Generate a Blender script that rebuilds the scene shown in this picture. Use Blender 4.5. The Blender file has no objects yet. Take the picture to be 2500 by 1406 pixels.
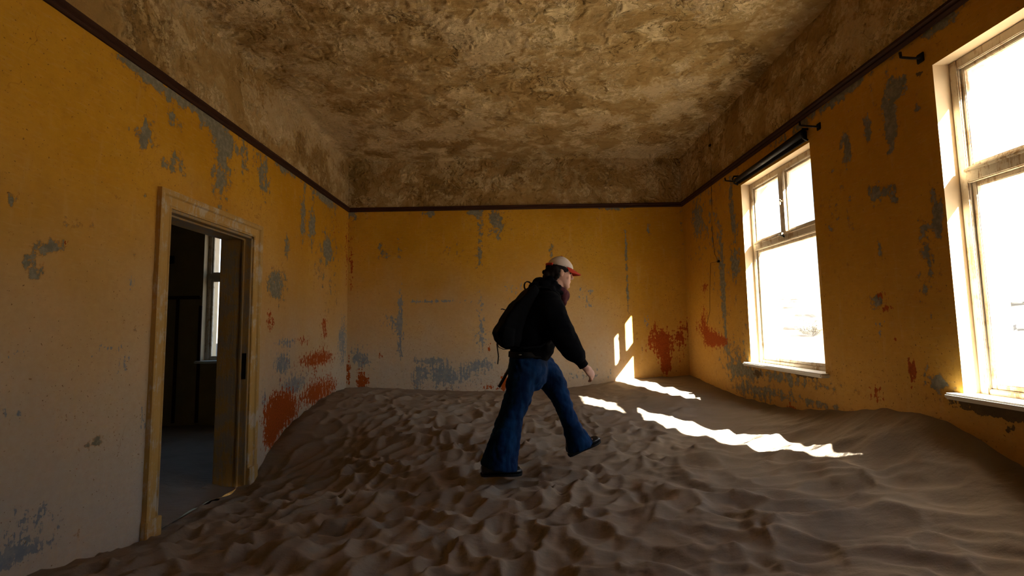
import bpy, bmesh, math, random
import numpy as np
from mathutils import Vector, Matrix, noise as mnoise

random.seed(7); RNG = np.random.default_rng(11)
C = bpy.context.scene.collection
SC = bpy.context.scene
CZ = 1.42                                   # eye height above the old floor
F, PITCH, ROLL, YAW = 1141.13, .0842, -.0162, -.0039

# ------------------------------------------------------------------ camera
cy, sy = math.cos(YAW), math.sin(YAW)
FW = np.array([sy*math.cos(PITCH), cy*math.cos(PITCH), math.sin(PITCH)])
_r = np.array([cy, -sy, 0.]); _u = np.cross(_r, FW)
RT = math.cos(ROLL)*_r + math.sin(ROLL)*_u
UP = -math.sin(ROLL)*_r + math.cos(ROLL)*_u
cd = bpy.data.cameras.new('camera'); cam = bpy.data.objects.new('camera', cd); C.objects.link(cam)
cd.sensor_width = 36; cd.lens = F/2500*36; cd.clip_start = .05; cd.clip_end = 2000
m = Matrix.Identity(4)
for i in range(3):
    m[i][0] = RT[i]; m[i][1] = UP[i]; m[i][2] = -FW[i]
m[2][3] = CZ
cam.matrix_world = m; SC.camera = cam

# ------------------------------------------------------------------ world, sun, exposure
SUN_D = Vector((-.456, 1, -.57)).normalized()          # the way the sunlight travels
w = bpy.data.worlds.new('world'); SC.world = w; w.use_nodes = True
nt = w.node_tree; nt.nodes.clear()
sky = nt.nodes.new('ShaderNodeTexSky'); sky.sky_type = 'NISHITA'; sky.sun_disc = False
sky.sun_elevation = math.asin(-SUN_D.z); sky.sun_rotation = math.atan2(-SUN_D.x, -SUN_D.y)
sky.dust_density = 1.5; sky.altitude = 50
bg = nt.nodes.new('ShaderNodeBackground'); bg.inputs[1].default_value = .15
wo = nt.nodes.new('ShaderNodeOutputWorld')
nt.links.new(sky.outputs[0], bg.inputs[0]); nt.links.new(bg.outputs[0], wo.inputs[0])
sd = bpy.data.lights.new('sun', 'SUN'); sd.energy = 50.0; sd.angle = .0093; sd.color = (1, .955, .88)
so = bpy.data.objects.new('sun', sd); C.objects.link(so)
so.rotation_euler = SUN_D.to_track_quat('-Z', 'Y').to_euler(); so.location = (20, -30, 25)
SC.view_settings.view_transform = 'Standard'; SC.view_settings.look = 'None'
SC.view_settings.gamma = 1; SC.view_settings.use_curve_mapping = False
SC.view_settings.exposure = 2.62
SC.cycles.use_denoising = True
SC.cycles.max_bounces = 8; SC.cycles.diffuse_bounces = 6; SC.cycles.transparent_max_bounces = 12
SC.cycles.sample_clamp_indirect = 6

# ------------------------------------------------------------------ room measures (z above the old floor)
XL, XR, YB, YF = -2.5, 2.58, 6.99, -1.6
TL, TR, TB = .285, .28, .30
ZR, ZC = 1.818+CZ, 2.586+CZ
W_T, W_S = 1.556+CZ, -.425+CZ               # window head and sill
W_TO = 1.53+CZ
W1 = (3.942, 5.170); W2 = (1.518, 2.746); W3 = (-4.68, -3.452)
DOOR = (3.333, 4.418); D_T = .905+CZ
LX = -6.9                                    # far wall of the next room

def ray(x, y): return FW + RT*(x-1250)/F - UP*(y-703)/F
def at_y(x, y, Y): d = ray(x, y); p = d*Y/d[1]; p[2] += CZ; return p
def at_x(x, y, X): d = ray(x, y); p = d*X/d[0]; p[2] += CZ; return p

# ------------------------------------------------------------------ helpers
def tag(o, label=None, cat=None, group=None, kind=None):
    if label: o['label'] = label
    if cat: o['category'] = cat
    if group: o['group'] = group
    if kind: o['kind'] = kind
    return o
def link(name, me, mats=None, parent=None, smooth=False):
    o = bpy.data.objects.new(name, me); C.objects.link(o)
    if mats:
        for mm in (mats if isinstance(mats, (list, tuple)) else [mats]): me.materials.append(mm)
    if parent: o.parent = parent
    if smooth and len(me.polygons):
        me.polygons.foreach_set('use_smooth', np.ones(len(me.polygons), dtype=bool))
    return o
def empty(name, loc=(0, 0, 0), rz=0):
    o = bpy.data.objects.new(name, None); C.objects.link(o); o.location = loc; o.rotation_euler = (0, 0, rz); o.empty_display_size = .1
    return o
def pydata(name, v, f):
    me = bpy.data.meshes.new(name); me.from_pydata([tuple(p) for p in v], [], f); me.update(); return me
def bm_mesh(name, bm):
    bmesh.ops.recalc_face_normals(bm, faces=bm.faces)
    me = bpy.data.meshes.new(name); bm.to_mesh(me); bm.free(); return me
def add_box(bm, x0, x1, y0, y1, z0, z1, bev=0):
    r = bmesh.ops.create_cube(bm, size=1)
    vs = r['verts']
    for v in vs:
        v.co = Vector(((x0+x1)/2+v.co.x*(x1-x0), (y0+y1)/2+v.co.y*(y1-y0), (z0+z1)/2+v.co.z*(z1-z0)))
    if bev:
        es = list({e for v in vs for e in v.link_edges})
        bmesh.ops.bevel(bm, geom=es, offset=bev, segments=2, affect='EDGES')
def box(name, mat, parent, *a, bev=0):
    bm = bmesh.new(); add_box(bm, *a, bev=bev); return link(name, bm_mesh(name, bm), mat, parent)
def frame_of(t, up=Vector((0, 0, 1))):
    t = t.normalized(); s = t.cross(up)
    if s.length < 1e-4: s = t.cross(Vector((0, 1, 0)))
    s.normalize(); return s, s.cross(t).normalized()
def add_tube(bm, pts, rad, n=8):
    pts = [Vector(p) for p in pts]; rings = []
    R_ = rad if isinstance(rad, (list, tuple)) else [rad]*len(pts)
    for i, p in enumerate(pts):
        t = (pts[min(i+1, len(pts)-1)]-pts[max(i-1, 0)])
        s, q = frame_of(t)
        rings.append([bm.verts.new(p+(s*math.cos(2*math.pi*k/n)+q*math.sin(2*math.pi*k/n))*R_[i]) for k in range(n)])
    for a, b in zip(rings, rings[1:]):
        for k in range(n): bm.faces.new((a[k], a[(k+1) % n], b[(k+1) % n], b[k]))
    bm.faces.new(rings[0]); bm.faces.new(rings[-1][::-1])
def tube(name, mat, parent, pts, rad, n=8):
    bm = bmesh.new(); add_tube(bm, pts, rad, n); return link(name, bm_mesh(name, bm), mat, parent, True)

# --- numpy noise
def vnoise(x, y, seed=0):
    xi = np.floor(x).astype(int); yi = np.floor(y).astype(int); fx = x-xi; fy = y-yi
    fx = fx*fx*fx*(fx*(fx*6-15)+10); fy = fy*fy*fy*(fy*(fy*6-15)+10)
    def h(a, b):
        n = (a*374761393 + b*668265263 + seed*1442695041) & 0xffffffff
        n = ((n ^ (n >> 13))*1274126177) & 0xffffffff
        return ((n ^ (n >> 16)) & 0xffff)/65535.
    return (h(xi, yi)*(1-fx)+h(xi+1, yi)*fx)*(1-fy)+(h(xi, yi+1)*(1-fx)+h(xi+1, yi+1)*fx)*fy
def fbm(x, y, seed=0, o=4):
    s = 0; a = .5; t = 0
    for k in range(o):
        s = s+a*vnoise(x*2**k, y*2**k, seed+k*17); t += a; a *= .5
    return s/t
def voro(x, y, seed=0, jit=.9):
    xi = np.floor(x).astype(int); yi = np.floor(y).astype(int)
    f1 = np.full(x.shape, 9.); f2 = np.full(x.shape, 9.); idn = np.zeros(x.shape); ox = np.zeros(x.shape); oy = np.zeros(x.shape)
    def h(a, b, s):
        n = (a*374761393 + b*668265263 + (seed+s)*1442695041) & 0xffffffff
        n = ((n ^ (n >> 13))*1274126177) & 0xffffffff
        return ((n ^ (n >> 16)) & 0xffff)/65535.
    for dx in (-1, 0, 1):
        for dy in (-1, 0, 1):
            a = xi+dx; b = yi+dy
            px = a+.5+(h(a, b, 1)-.5)*jit; py = b+.5+(h(a, b, 2)-.5)*jit
            d = np.hypot(x-px, y-py); c = d < f1
            f2 = np.where(c, f1, np.minimum(f2, d)); idn = np.where(c, h(a, b, 3), idn)
            ox = np.where(c, x-px, ox); oy = np.where(c, y-py, oy)
            f1 = np.where(c, d, f1)
    return f1, f2, idn, ox, oy

# ------------------------------------------------------------------ materials
class NB:
    def __init__(s, name):
        s.m = bpy.data.materials.new(name); s.m.use_nodes = True; s.t = s.m.node_tree; s.t.nodes.clear()
        s.out = s.n('ShaderNodeOutputMaterial')
    def n(s, ty, ins=None, **kw):
        nd = s.t.nodes.new(ty)
        for k, v in kw.items(): setattr(nd, k, v)
        for k, v in (ins or {}).items(): s.set(nd, k, v)
        return nd
    def set(s, nd, k, v):
        sock = nd.inputs[k]
        if isinstance(v, bpy.types.NodeSocket): s.t.links.new(v, sock)
        elif isinstance(v, bpy.types.Node): s.t.links.new(v.outputs[0], sock)
        else:
            if isinstance(v, tuple) and len(v) == 3 and sock.type == 'RGBA': v = (*v, 1)
            sock.default_value = v
    def math(s, op, a, b=0., c=None, clamp=False):
        nd = s.n('ShaderNodeMath', operation=op, use_clamp=clamp); s.set(nd, 0, a); s.set(nd, 1, b)
        if c is not None: s.set(nd, 2, c)
        return nd.outputs[0]
    def mix(s, f, a, b, mode='MIX'):
        nd = s.n('ShaderNodeMix', data_type='RGBA', blend_type=mode)
        s.set(nd, 0, f); s.set(nd, 6, a); s.set(nd, 7, b); return nd.outputs[2]
    def ss(s, v, lo, hi, a=0., b=1.):
        nd = s.n('ShaderNodeMapRange', interpolation_type='SMOOTHSTEP')
        for k, x in zip(range(5), (v, lo, hi, a, b)): s.set(nd, k, x)
        return nd.outputs[0]
    def pos(s, scale=(1, 1, 1), obj=False):
        g = s.n('ShaderNodeTexCoord').outputs['Object'] if obj else s.n('ShaderNodeNewGeometry').outputs['Position']
        if scale == (1, 1, 1): return g
        mp = s.n('ShaderNodeMapping'); s.set(mp, 0, g); mp.inputs['Scale'].default_value = scale; return mp.outputs[0]
    def noise(s, v, scale, detail=4., rough=.55, dist=0.):
        return s.n('ShaderNodeTexNoise', {'Vector': v, 'Scale': scale, 'Detail': detail, 'Roughness': rough, 'Distortion': dist}).outputs[0]
    def voro(s, v, scale, feature='F1', rnd=1.):
        return s.n('ShaderNodeTexVoronoi', {'Vector': v, 'Scale': scale, 'Randomness': rnd}, feature=feature).outputs['Distance']
    def bump(s, h, dist=.01, strength=1., nrm=None):
        nd = s.n('ShaderNodeBump', {'Height': h, 'Distance': dist, 'Strength': strength})
        if nrm is not None: s.set(nd, 'Normal', nrm)
        return nd.outputs[0]
    def bsdf(s, col, rough=.9, nrm=None, spec=.2, **kw):
        p = s.n('ShaderNodeBsdfPrincipled', {'Base Color': col, 'Roughness': rough, 'Specular IOR Level': spec})
        if nrm is not None: s.set(p, 'Normal', nrm)
        for k, v in kw.items(): s.set(p, k.replace('_', ' '), v)
        s.t.links.new(p.outputs[0], s.out.inputs[0]); return s.m

def m_paint(name='ochre_wall_paint'):
    b = NB(name); P = b.pos()
    att = b.n('ShaderNodeAttribute', attribute_name='p1'); sep = b.n('ShaderNodeSeparateColor', {0: att.outputs[0]})
    att2 = b.n('ShaderNodeAttribute', attribute_name='p2'); sep2 = b.n('ShaderNodeSeparateColor', {0: att2.outputs[0]})
    big = b.noise(P, .9, 3); fine = b.noise(P, 15., 5, .68); fine2 = b.noise(P, 26., 4, .65)
    strk = b.noise(b.pos((9, 9, 1.6)), 1.6, 4, .6); speck = b.noise(P, 60., 2, .6)
    z = b.n('ShaderNodeSeparateXYZ', {0: P}).outputs[2]
    base = b.mix(b.ss(big, .35, .65), (.50, .245, .010), (.58, .305, .024))
    base = b.mix(b.math('MULTIPLY', b.ss(fine, .4, .75), .35), base, (.40, .19, .016))
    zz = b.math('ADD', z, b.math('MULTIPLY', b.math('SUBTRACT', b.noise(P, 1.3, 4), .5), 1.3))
    tint_amt = b.math('SUBTRACT', 1., sep2.outputs[1])
    low_tint = b.math('MULTIPLY', b.ss(zz, 2.75, .75, 0, .92), tint_amt)  # cooler light low on the wall painted into the colour, with worn paint
    base = b.mix(low_tint, base, (.54, .41, .26))
    base = b.mix(b.math('MULTIPLY', b.ss(zz, 1.55, .35, 0, .85), tint_amt), base, (.46, .41, .345))  # bluish light near the sand put into the colour as grey
    base = b.mix(b.math('MULTIPLY', b.ss(strk, .55, .8), .3), base, (.62, .40, .17))
    base = b.mix(b.ss(fine2, .25, .75, .0, .30), base, b.mix(.5, base, (.30, .14, .02)))
    base = b.mix(b.ss(b.noise(b.pos((6, 6, 30)), 2.0, 3, .6), .5, .8, 0, .22), base, (.62, .42, .19))
    nz = b.math('ADD', b.math('MULTIPLY', b.math('SUBTRACT', fine, .5), 1.5), b.math('MULTIPLY', b.math('SUBTRACT', strk, .5), .8))
    def msk(ch, th=.5, n=nz): return b.ss(b.math('ADD', ch, n), th-.035, th+.035)
    strk2 = b.noise(b.pos((34, 34, 7)), 1., 3, .65)
    nz2 = b.math('ADD', b.math('MULTIPLY', b.math('SUBTRACT', fine2, .5), 1.5), b.math('MULTIPLY', b.math('SUBTRACT', strk2, .5), 1.6))
    mg = msk(sep.outputs[0]); mr = msk(sep.outputs[1], .5, nz2); mb = msk(sep.outputs[2], .55, nz2)
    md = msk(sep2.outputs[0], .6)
    sp = b.ss(b.math('ADD', speck, b.math('MULTIPLY', big, .25)), .815, .845)
    halo = b.ss(b.math('ADD', sep.outputs[0], nz), .38, .47)
    col = b.mix(b.math('MULTIPLY', halo, .45), base, (.30, .13, .015))
    gcol = b.mix(b.ss(fine2, .4, .65), (.185, .168, .118), (.27, .245, .175))
    bcol = b.mix(b.ss(fine, .4, .65), (.17, .21, .25), (.26, .275, .27))
    col = b.mix(b.math('MULTIPLY', mb, .9), col, bcol)
    col = b.mix(mg, col, gcol)
    col = b.mix(mr, col, b.mix(b.ss(speck, .35, .7), (.36, .075, .010), (.27, .05, .008)))
    col = b.mix(b.math('MULTIPLY', sp, .8), col, (.16, .08, .02))
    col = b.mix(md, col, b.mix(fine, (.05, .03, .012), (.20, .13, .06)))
    crack = b.voro(b.n('ShaderNodeVectorMath', {0: P, 1: b.n('ShaderNodeTexNoise', {'Vector': P, 'Scale': 2.5, 'Detail': 4.}).outputs[1]}, operation='ADD').outputs[0], .75, 'DISTANCE_TO_EDGE')
    ck = b.math('MULTIPLY', b.ss(crack, .004, .001), b.ss(big, .56, .64))
    col = b.mix(b.math('MULTIPLY', ck, .45), col, (.20, .07, .015))
    hgt = b.math('SUBTRACT', b.math('MULTIPLY', fine, .4), b.math('MULTIPLY', mg, .28))
    return b.bsdf(col, .85, b.bump(hgt, .010, .5), .15)

def m_plaster(name, ceiling=False):
    b = NB(name); P = b.pos()
    wp = b.n('ShaderNodeTexNoise', {'Vector': P, 'Scale': 3.5, 'Detail': 2.}).outputs[1]
    PW = b.n('ShaderNodeVectorMath', {0: P, 1: b.n('ShaderNodeVectorMath', {0: wp, 'Scale': .45}, operation='SCALE').outputs[0]}, operation='ADD').outputs[0]
    med = b.noise(PW, 3.2, 5, .62); fine = b.noise(P, 22, 4, .7)
    str_ = b.noise(b.pos((3.5, 22, 10) if ceiling else (14, 14, 7)), 1.0, 4, .65)
    fl = b.voro(PW, 9. if ceiling else 11.)
    a = b.mix(b.ss(med, .40, .60), (.37, .235, .085), (.58, .42, .20))
    flake = b.ss(b.math('ADD', b.math('MULTIPLY', med, .9), b.math('MULTIPLY', b.math('SUBTRACT', fine, .5), .55)), .49, .53)
    a = b.mix(b.math('MULTIPLY', flake, .9), a, (.72, .555, .305))
    dark = b.ss(b.math('ADD', b.noise(PW, 1.4, 4, .65), b.math('MULTIPLY', b.math('SUBTRACT', fine, .5), .35)), .565, .60)
    a = b.mix(b.math('MULTIPLY', dark, .85), a, (.27, .16, .05))
    ln = b.noise(PW, 5.0, 3, .6); lm = b.noise(P, 2.1, 2, .5)
    crk = b.math('MULTIPLY', b.ss(b.math('ABSOLUTE', b.math('SUBTRACT', ln, .5)), .014, .004), b.ss(lm, .50, .60))
    a = b.mix(b.math('MULTIPLY', crk, .75), a, (.08, .045, .012))
    pale = b.ss(b.math('ADD', b.noise(P, 1.1, 4, .6), b.math('MULTIPLY', b.math('SUBTRACT', fine, .5), .4)), .56, .64)
    a = b.mix(b.math('MULTIPLY', pale, .55), a, (.76, .60, .36))
    pit = b.ss(b.math('ADD', str_, b.math('MULTIPLY', fine, .5)), .93, 1.0)
    a = b.mix(b.math('MULTIPLY', pit, .7), a, (.10, .055, .014))
    if not ceiling: a = b.mix(.25, a, (.34, .20, .06))
    h = b.math('ADD', b.math('MULTIPLY', flake, .35), b.math('MULTIPLY', fine, .5))
    h = b.math('ADD', h, b.math('MULTIPLY', str_, .55))
    h = b.math('ADD', h, b.math('MULTIPLY', b.ss(fl, .05, .55), -.45))
    return b.bsdf(a, .92, b.bump(h, .045, .9), .1)

def m_sand(name, inside=True):
    b = NB(name); P = b.pos()
    n = b.noise(P, 3, 3, .6); f = b.noise(P, 90, 3, .7); g = b.noise(P, 600, 0, .6)
    rip = b.noise(b.pos((2.2, 9, 9)), 3.0, 2, .55)
    c = b.mix(n, (.205, .160, .116), (.270, .220, .168)) if inside else b.mix(n, (.085, .068, .05), (.11, .09, .068))
    c = b.mix(b.math('MULTIPLY', b.ss(g, .55, .75), .25), c, (.16, .10, .06))
    h = b.math('MULTIPLY', f, .25)
    h = b.math('ADD', h, b.math('MULTIPLY', rip, .8))
    return b.bsdf(c, .95, b.bump(h, .012, .6), .1)

def m_wood(name, c0, c1, worn=(.33, .25, .16), wear=.5, grain=(14, 14, 1.2), paint=True, rough=.75):
    b = NB(name); P = b.pos(grain); Q = b.pos()
    g = b.noise(P, 3, 6, .65); n = b.noise(Q, 7, 7, .7); k = b.noise(b.pos((30, 30, 3)), 2, 5, .7)
    c = b.mix(g, c0, c1)
    wk = b.ss(b.math('ADD', b.math('MULTIPLY', n, .6), b.math('MULTIPLY', k, .4)), 1-wear-.05, 1-wear+.05)
    c = b.mix(b.math('MULTIPLY', wk, .85), c, worn)
    h = b.math('SUBTRACT', b.math('MULTIPLY', g, .5), b.math('MULTIPLY', wk, .4))
    return b.bsdf(c, rough, b.bump(h, .006, .6), .25)

def m_plain(name, col, rough=.6, var=.25, scale=30, bump=.3, metallic=0., spec=.3, **kw):
    b = NB(name); P = b.pos(obj=True); n = b.noise(P, scale, 5, .6)
    c = b.mix(n, tuple(x*(1-var) for x in col), tuple(min(1, x*(1+var)) for x in col))
    return b.bsdf(c, rough, b.bump(n, .004, bump), spec, Metallic=metallic, **kw)

def m_glass(name, dust):
    b = NB(name); P = b.pos()
    n = b.ss(b.noise(P, 4, 6, .7), .25, .8, dust*.6, dust*1.3)
    tr = b.n('ShaderNodeBsdfTransparent', {0: (.97, .985, .98)})
    df = b.n('ShaderNodeBsdfDiffuse', {0: (.62, .60, .56)}); tl = b.n('ShaderNodeBsdfTranslucent', {0: (.80, .78, .74)})
    d = b.n('ShaderNodeMixShader', {0: .65, 1: df.outputs[0], 2: tl.outputs[0]})
    a = b.n('ShaderNodeMixShader', {0: n, 1: tr.outputs[0], 2: d.outputs[0]})
    gl = b.n('ShaderNodeBsdfGlossy', {0: (1, 1, 1), 'Roughness': .05})
    fr = b.n('ShaderNodeFresnel', {0: 1.3})
    o = b.n('ShaderNodeMixShader', {0: b.math('MULTIPLY', fr.outputs[0], .6), 1: a.outputs[0], 2: gl.outputs[0]})
    b.t.links.new(o.outputs[0], b.out.inputs[0]); return b.m

def m_denim():
    b = NB('blue_denim'); P = b.pos(obj=True)
    n = b.noise(P, 6, 4, .6); tw = b.noise(b.pos((260, 260, 90), True), 1, 2, .5)
    n2 = b.noise(b.pos((11, 11, 3), True), 1.5, 3, .6)
    c = b.mix(b.ss(n, .3, .7), (.0008, .005, .020), (.002, .016, .062))
    c = b.mix(b.ss(n2, .42, .80), c, (.006, .044, .125))
    c = b.mix(b.math('MULTIPLY', tw, .3), c, (.005, .034, .10))
    return b.bsdf(c, .85, b.bump(tw, .002, .5), .1)

M_PAINT = m_paint(); M_FRIEZE = m_plaster('flaking_frieze_plaster'); M_CEIL = m_plaster('flaking_ceiling_plaster', True)
M_SAND = m_sand('wind_blown_sand')
M_RAIL = m_wood('dark_brown_rail_wood', (.028, .008, .003), (.055, .018, .007), (.09, .035, .012), .35, (3, 3, 25))
M_DOORW = m_wood('worn_painted_door_wood', (.44, .26, .065), (.49, .32, .11), (.52, .45, .35), .46)
M_LINING = m_wood('ochre_door_lining_wood', (.34, .20, .055), (.44, .28, .10), (.27, .23, .17), .5)
M_WINW = m_wood('weathered_window_wood', (.56, .47, .34), (.68, .60, .47), (.36, .22, .10), .45)
M_SILL = m_wood('white_painted_sill', (.70, .67, .60), (.78, .76, .70), (.45, .36, .25), .3, (3, 3, 20))
M_GLASS_U = m_glass('dusty_glass', .10); M_GLASS_L = m_glass('clear_old_glass', .018)
M_IRON = m_plain('black_iron', (.015, .012, .010), .6, metallic=.5)
M_BRASS = m_plain('tarnished_brass', (.20, .14, .08), .5, metallic=.7)
M_OUTW = m_plain('outer_render', (.52, .40, .25), .9, .2, 6)
M_BLACK = m_plain('black_jersey_cloth', (.0035, .0035, .0045), .95, .3, 40, .4, spec=.05)
M_PACK = m_plain('black_nylon', (.003, .003, .0035), .8, .3, 60, .3, spec=.08)
M_WEB = m_plain('dark_webbing', (.012, .010, .009), .8, .3, 90)
M_SKIN = m_plain('skin', (.50, .27, .19), .6, .12, 25, .1, Subsurface_Weight=.0)
M_HAIR = m_plain('dark_brown_hair', (.008, .005, .004), .7, .4, 50, .6, spec=.15)
M_CAPW = m_plain('beige_cap_cotton', (.56, .47, .40), .9, .1, 60)
M_RED = m_plain('red_cap_cotton', (.42, .03, .008), .85, .15, 60)
M_MAROON = m_plain('maroon_scarf_wool', (.06, .010, .014), .95, .4, 45, .6)
M_SHOE = m_plain('black_leather', (.006, .007, .009), .35, .3, 20, .2, spec=.5)
M_SOLE = m_plain('black_rubber', (.008, .008, .008), .8)
M_EYE = m_plain('dark_eye', (.03, .02, .015), .2, .1)
M_STEEL = m_plain('dull_steel', (.25, .25, .26), .4, metallic=.9)
M_DENIM = m_denim()
M_LEAF = m_plain('yellow_green_leaf', (.0075, .0080, .0008), .9, .4, 20, spec=.0)
M_ROCK = m_plain('dark_desert_rock', (.018, .018, .018), .95, .35, 2, .8)

# ------------------------------------------------------------------ walls
def lines(a, b, step, extra):
    L = set(np.round(np.linspace(a, b, max(2, int(round((b-a)/step))+1)), 5))
    for e in extra:
        L = {x for x in L if abs(x-e) > step*.35 or x in (a, b)}; L.add(round(e, 5))
    L |= {round(a, 5), round(b, 5)}
    return np.array(sorted(L))
def wall(name, mp, u0, u1, z0, z1, T, openings, patches, step=.035, split=None, label='', mats=None, rough=.003, seed=1, no_tint=None):
    """mp(u, v, z) maps wall coordinates into the room, v = depth into the wall."""
    us = lines(u0, u1, step, [e for o in openings for e in o[:2]])
    zs = lines(z0, z1, step, [e for o in openings for e in o[2:4]]+([split] if split else []))
    U, Z = np.meshgrid(us, zs, indexing='ij')
    bumpv = (fbm(U*1.7, Z*1.7, seed)-.5)*rough*4+(fbm(U*9, Z*9, seed+5)-.5)*rough*2
    for o in openings:
        near = (U > o[0]-.03) & (U < o[1]+.03) & (Z > o[2]-.03) & (Z < o[3]+.03); bumpv[near] = 0
    n1, n2 = U.shape
    V = np.stack(mp(U, bumpv, Z), -1).reshape(-1, 3); idx = np.arange(n1*n2).reshape(n1, n2)
    q = np.stack([idx[:-1, :-1], idx[1:, :-1], idx[1:, 1:], idx[:-1, 1:]], -1)
    uc = (us[:-1]+us[1:])/2; zc = (zs[:-1]+zs[1:])/2
    UC, ZCc = np.meshgrid(uc, zc, indexing='ij'); keep = np.ones(UC.shape, bool)
    for o in openings: keep &= ~((UC > o[0]) & (UC < o[1]) & (ZCc > o[2]) & (ZCc < o[3]))
    faces = q[keep].tolist(); mi = ((ZCc[keep] > split).astype(int) if split else np.zeros(keep.sum(), int)).tolist()
    verts = V.tolist()
    RV = len(mats)-2
    def quad(*ps, mat=0):
        k = len(verts)
        for p in ps: verts.append([float(c) for c in mp(*[np.float64(a) for a in p])])
        faces.append([k, k+1, k+2, k+3]); mi.append(mat)
    # the outer face in strips round the openings, the reveals and the ends
    ue = sorted({u0, u1} | {e for o in openings for e in o[4:6]}); ze = sorted({z0, z1} | {e for o in openings for e in o[6:8]})
    for a, b in zip(ue, ue[1:]):
        for c, d in zip(ze, ze[1:]):
            if any(o[4]-1e-6 <= a and b <= o[5]+1e-6 and o[6]-1e-6 <= c and d <= o[7]+1e-6 for o in openings): continue
            quad((a, T, c), (b, T, c), (b, T, d), (a, T, d), mat=len(mats)-1)
    for o in openings:
        a, b, c, d, A, B, Cc, Dd, vm = o
        for p, qq in (((a, c), (b, c)), ((b, c), (b, d)), ((b, d), (a, d)), ((a, d), (a, c))):
            quad((p[0], 0, p[1]), (qq[0], 0, qq[1]), (qq[0], vm, qq[1]), (p[0], vm, p[1]), mat=RV)
        for p, qq, P2, Q2 in (((a, c), (b, c), (A, Cc), (B, Cc)), ((b, c), (b, d), (B, Cc), (B, Dd)), ((b, d), (a, d), (B, Dd), (A, Dd)), ((a, d), (a, c), (A, Dd), (A, Cc))):
            quad((p[0], vm, p[1]), (qq[0], vm, qq[1]), (Q2[0], vm, Q2[1]), (P2[0], vm, P2[1]), mat=len(mats)-1)
            quad((P2[0], vm, P2[1]), (Q2[0], vm, Q2[1]), (Q2[0], T, Q2[1]), (P2[0], T, P2[1]), mat=len(mats)-1)
    for a in (u0, u1): quad((a, 0, z0), (a, T, z0), (a, T, z1), (a, 0, z1), mat=len(mats)-1)
    for c in (z0, z1): quad((u0, 0, c), (u1, 0, c), (u1, T, c), (u0, T, c), mat=len(mats)-1)
    me = pydata(name, verts, faces)
    ch = {k: np.zeros(U.shape) for k in 'grbd'}
    lo = np.clip((1.9-Z)/1.4, 0, 1)
    ch['g'] += .03+.50*(fbm(U*1.1+seed, Z*.8, seed+50, 4)-.48)+.10*np.clip((Z-(ZR-.35))/.35, 0, 1)*(Z < ZR); ch['r'] += -.06+.30*(fbm(U*1.6, Z*1.3+seed, seed+60, 3)-.52)*lo; ch['b'] += .42*(fbm(U*1.3, Z*1.6+seed, seed+70, 4)-.47)*lo
    # a scatter of small flaked spots everywhere, more of them near the rail and near the sand
    for (pu, pz, ru, rz, k, a) in patches:
        e = np.exp(-(((U-pu)/ru)**2+((Z-pz)/rz)**2)*.8); ch[k] += e*(a*1.12+.03)
    p1 = np.zeros((len(verts), 4), np.float32); p2 = np.zeros((len(verts), 4), np.float32)
    nn = n1*n2
    p1[:nn, 0] = ch['g'].ravel(); p1[:nn, 1] = ch['r'].ravel(); p1[:nn, 2] = ch['b'].ravel(); p2[:nn, 0] = ch['d'].ravel()
    if no_tint: p2[:nn, 1] = no_tint(U).ravel()  # holds back the painted cool light where the ochre stays warm
    for nm, arr in (('p1', p1), ('p2', p2)):
        at = me.attributes.new(nm, 'FLOAT_COLOR', 'POINT'); at.data.foreach_set('color', arr.ravel())
    o = link(name, me, mats)
    me.polygons.foreach_set('material_index', np.array(mi, dtype=np.int32)); me.update()
    return tag(o, label, 'wall', kind='structure')

def px_patches(lst, f, axis):
    out = []
    for (x, y, rx, ry, k, a) in lst:
        p = f(x, y); q = f(x+rx*.5, y); r = f(x-rx*.5, y); s = f(x, y+ry); t = f(x, y-ry)
        ru = abs(q[axis]-r[axis]); rz = abs(s[2]-t[2])/2
        out.append((p[axis], p[2], max(ru, .012), max(rz, .012), k, a))
    return out
LEFT_P = [(350,330,20,42,'g',.55),(430,400,32,40,'g',.42),(430,300,22,26,'g',.36),(540,430,28,75,'g',.55),(515,300,34,24,'g',.35),(560,350,34,34,'g',.33),
 (640,440,18,60,'g',.46),(600,410,12,60,'g',.35),(740,530,9,70,'g',.55),(762,540,7,60,'g',.5),(675,690,24,45,'g',.55),(703,600,10,32,'g',.5),
 (800,610,9,24,'g',.5),(78,640,24,45,'g',.56),(140,600,36,20,'g',.56),(25,490,26,28,'g',.42),(190,545,45,20,'g',.36),(30,575,22,20,'g',.4),
 (395,215,40,18,'g',.55),(320,160,30,12,'g',.5),(470,260,30,12,'g',.45),(700,410,30,14,'g',.5),(790,480,30,14,'g',.5),(290,480,16,22,'g',.4),(350,470,12,16,'g',.4),(260,850,30,22,'b',.42),(300,885,18,30,'b',.42),(225,1080,34,12,'g',.45),
 (320,690,12,28,'b',.42),(60,1290,90,50,'b',.38),(25,1370,40,24,'b',.45),(100,1335,60,20,'b',.4),(40,860,30,8,'b',.4),(40,1010,40,20,'b',.34),(345,1040,10,40,'b',.5),
 (680,1000,34,40,'r',.75),(775,875,45,20,'r',.72),(765,960,22,40,'r',.62),(805,945,22,36,'r',.62),(660,785,9,28,'r',.7),(792,800,8,40,'r',.6),(660,1070,17,34,'r',.65),
 (740,830,22,14,'r',.5),(700,1010,40,50,'r',.35),(820,560,10,60,'r',.3),(690,885,16,22,'b',.62),(712,945,26,18,'b',.62),(700,835,30,12,'b',.48),(836,830,12,70,'b',.6),(645,980,12,36,'b',.5),(740,910,60,70,'b',.3),(160,590,18,6,'r',.6),
 (780,700,60,160,'g',.18),(600,330,200,120,'g',.05),(847,600,6,120,'r',.45)]
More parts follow.
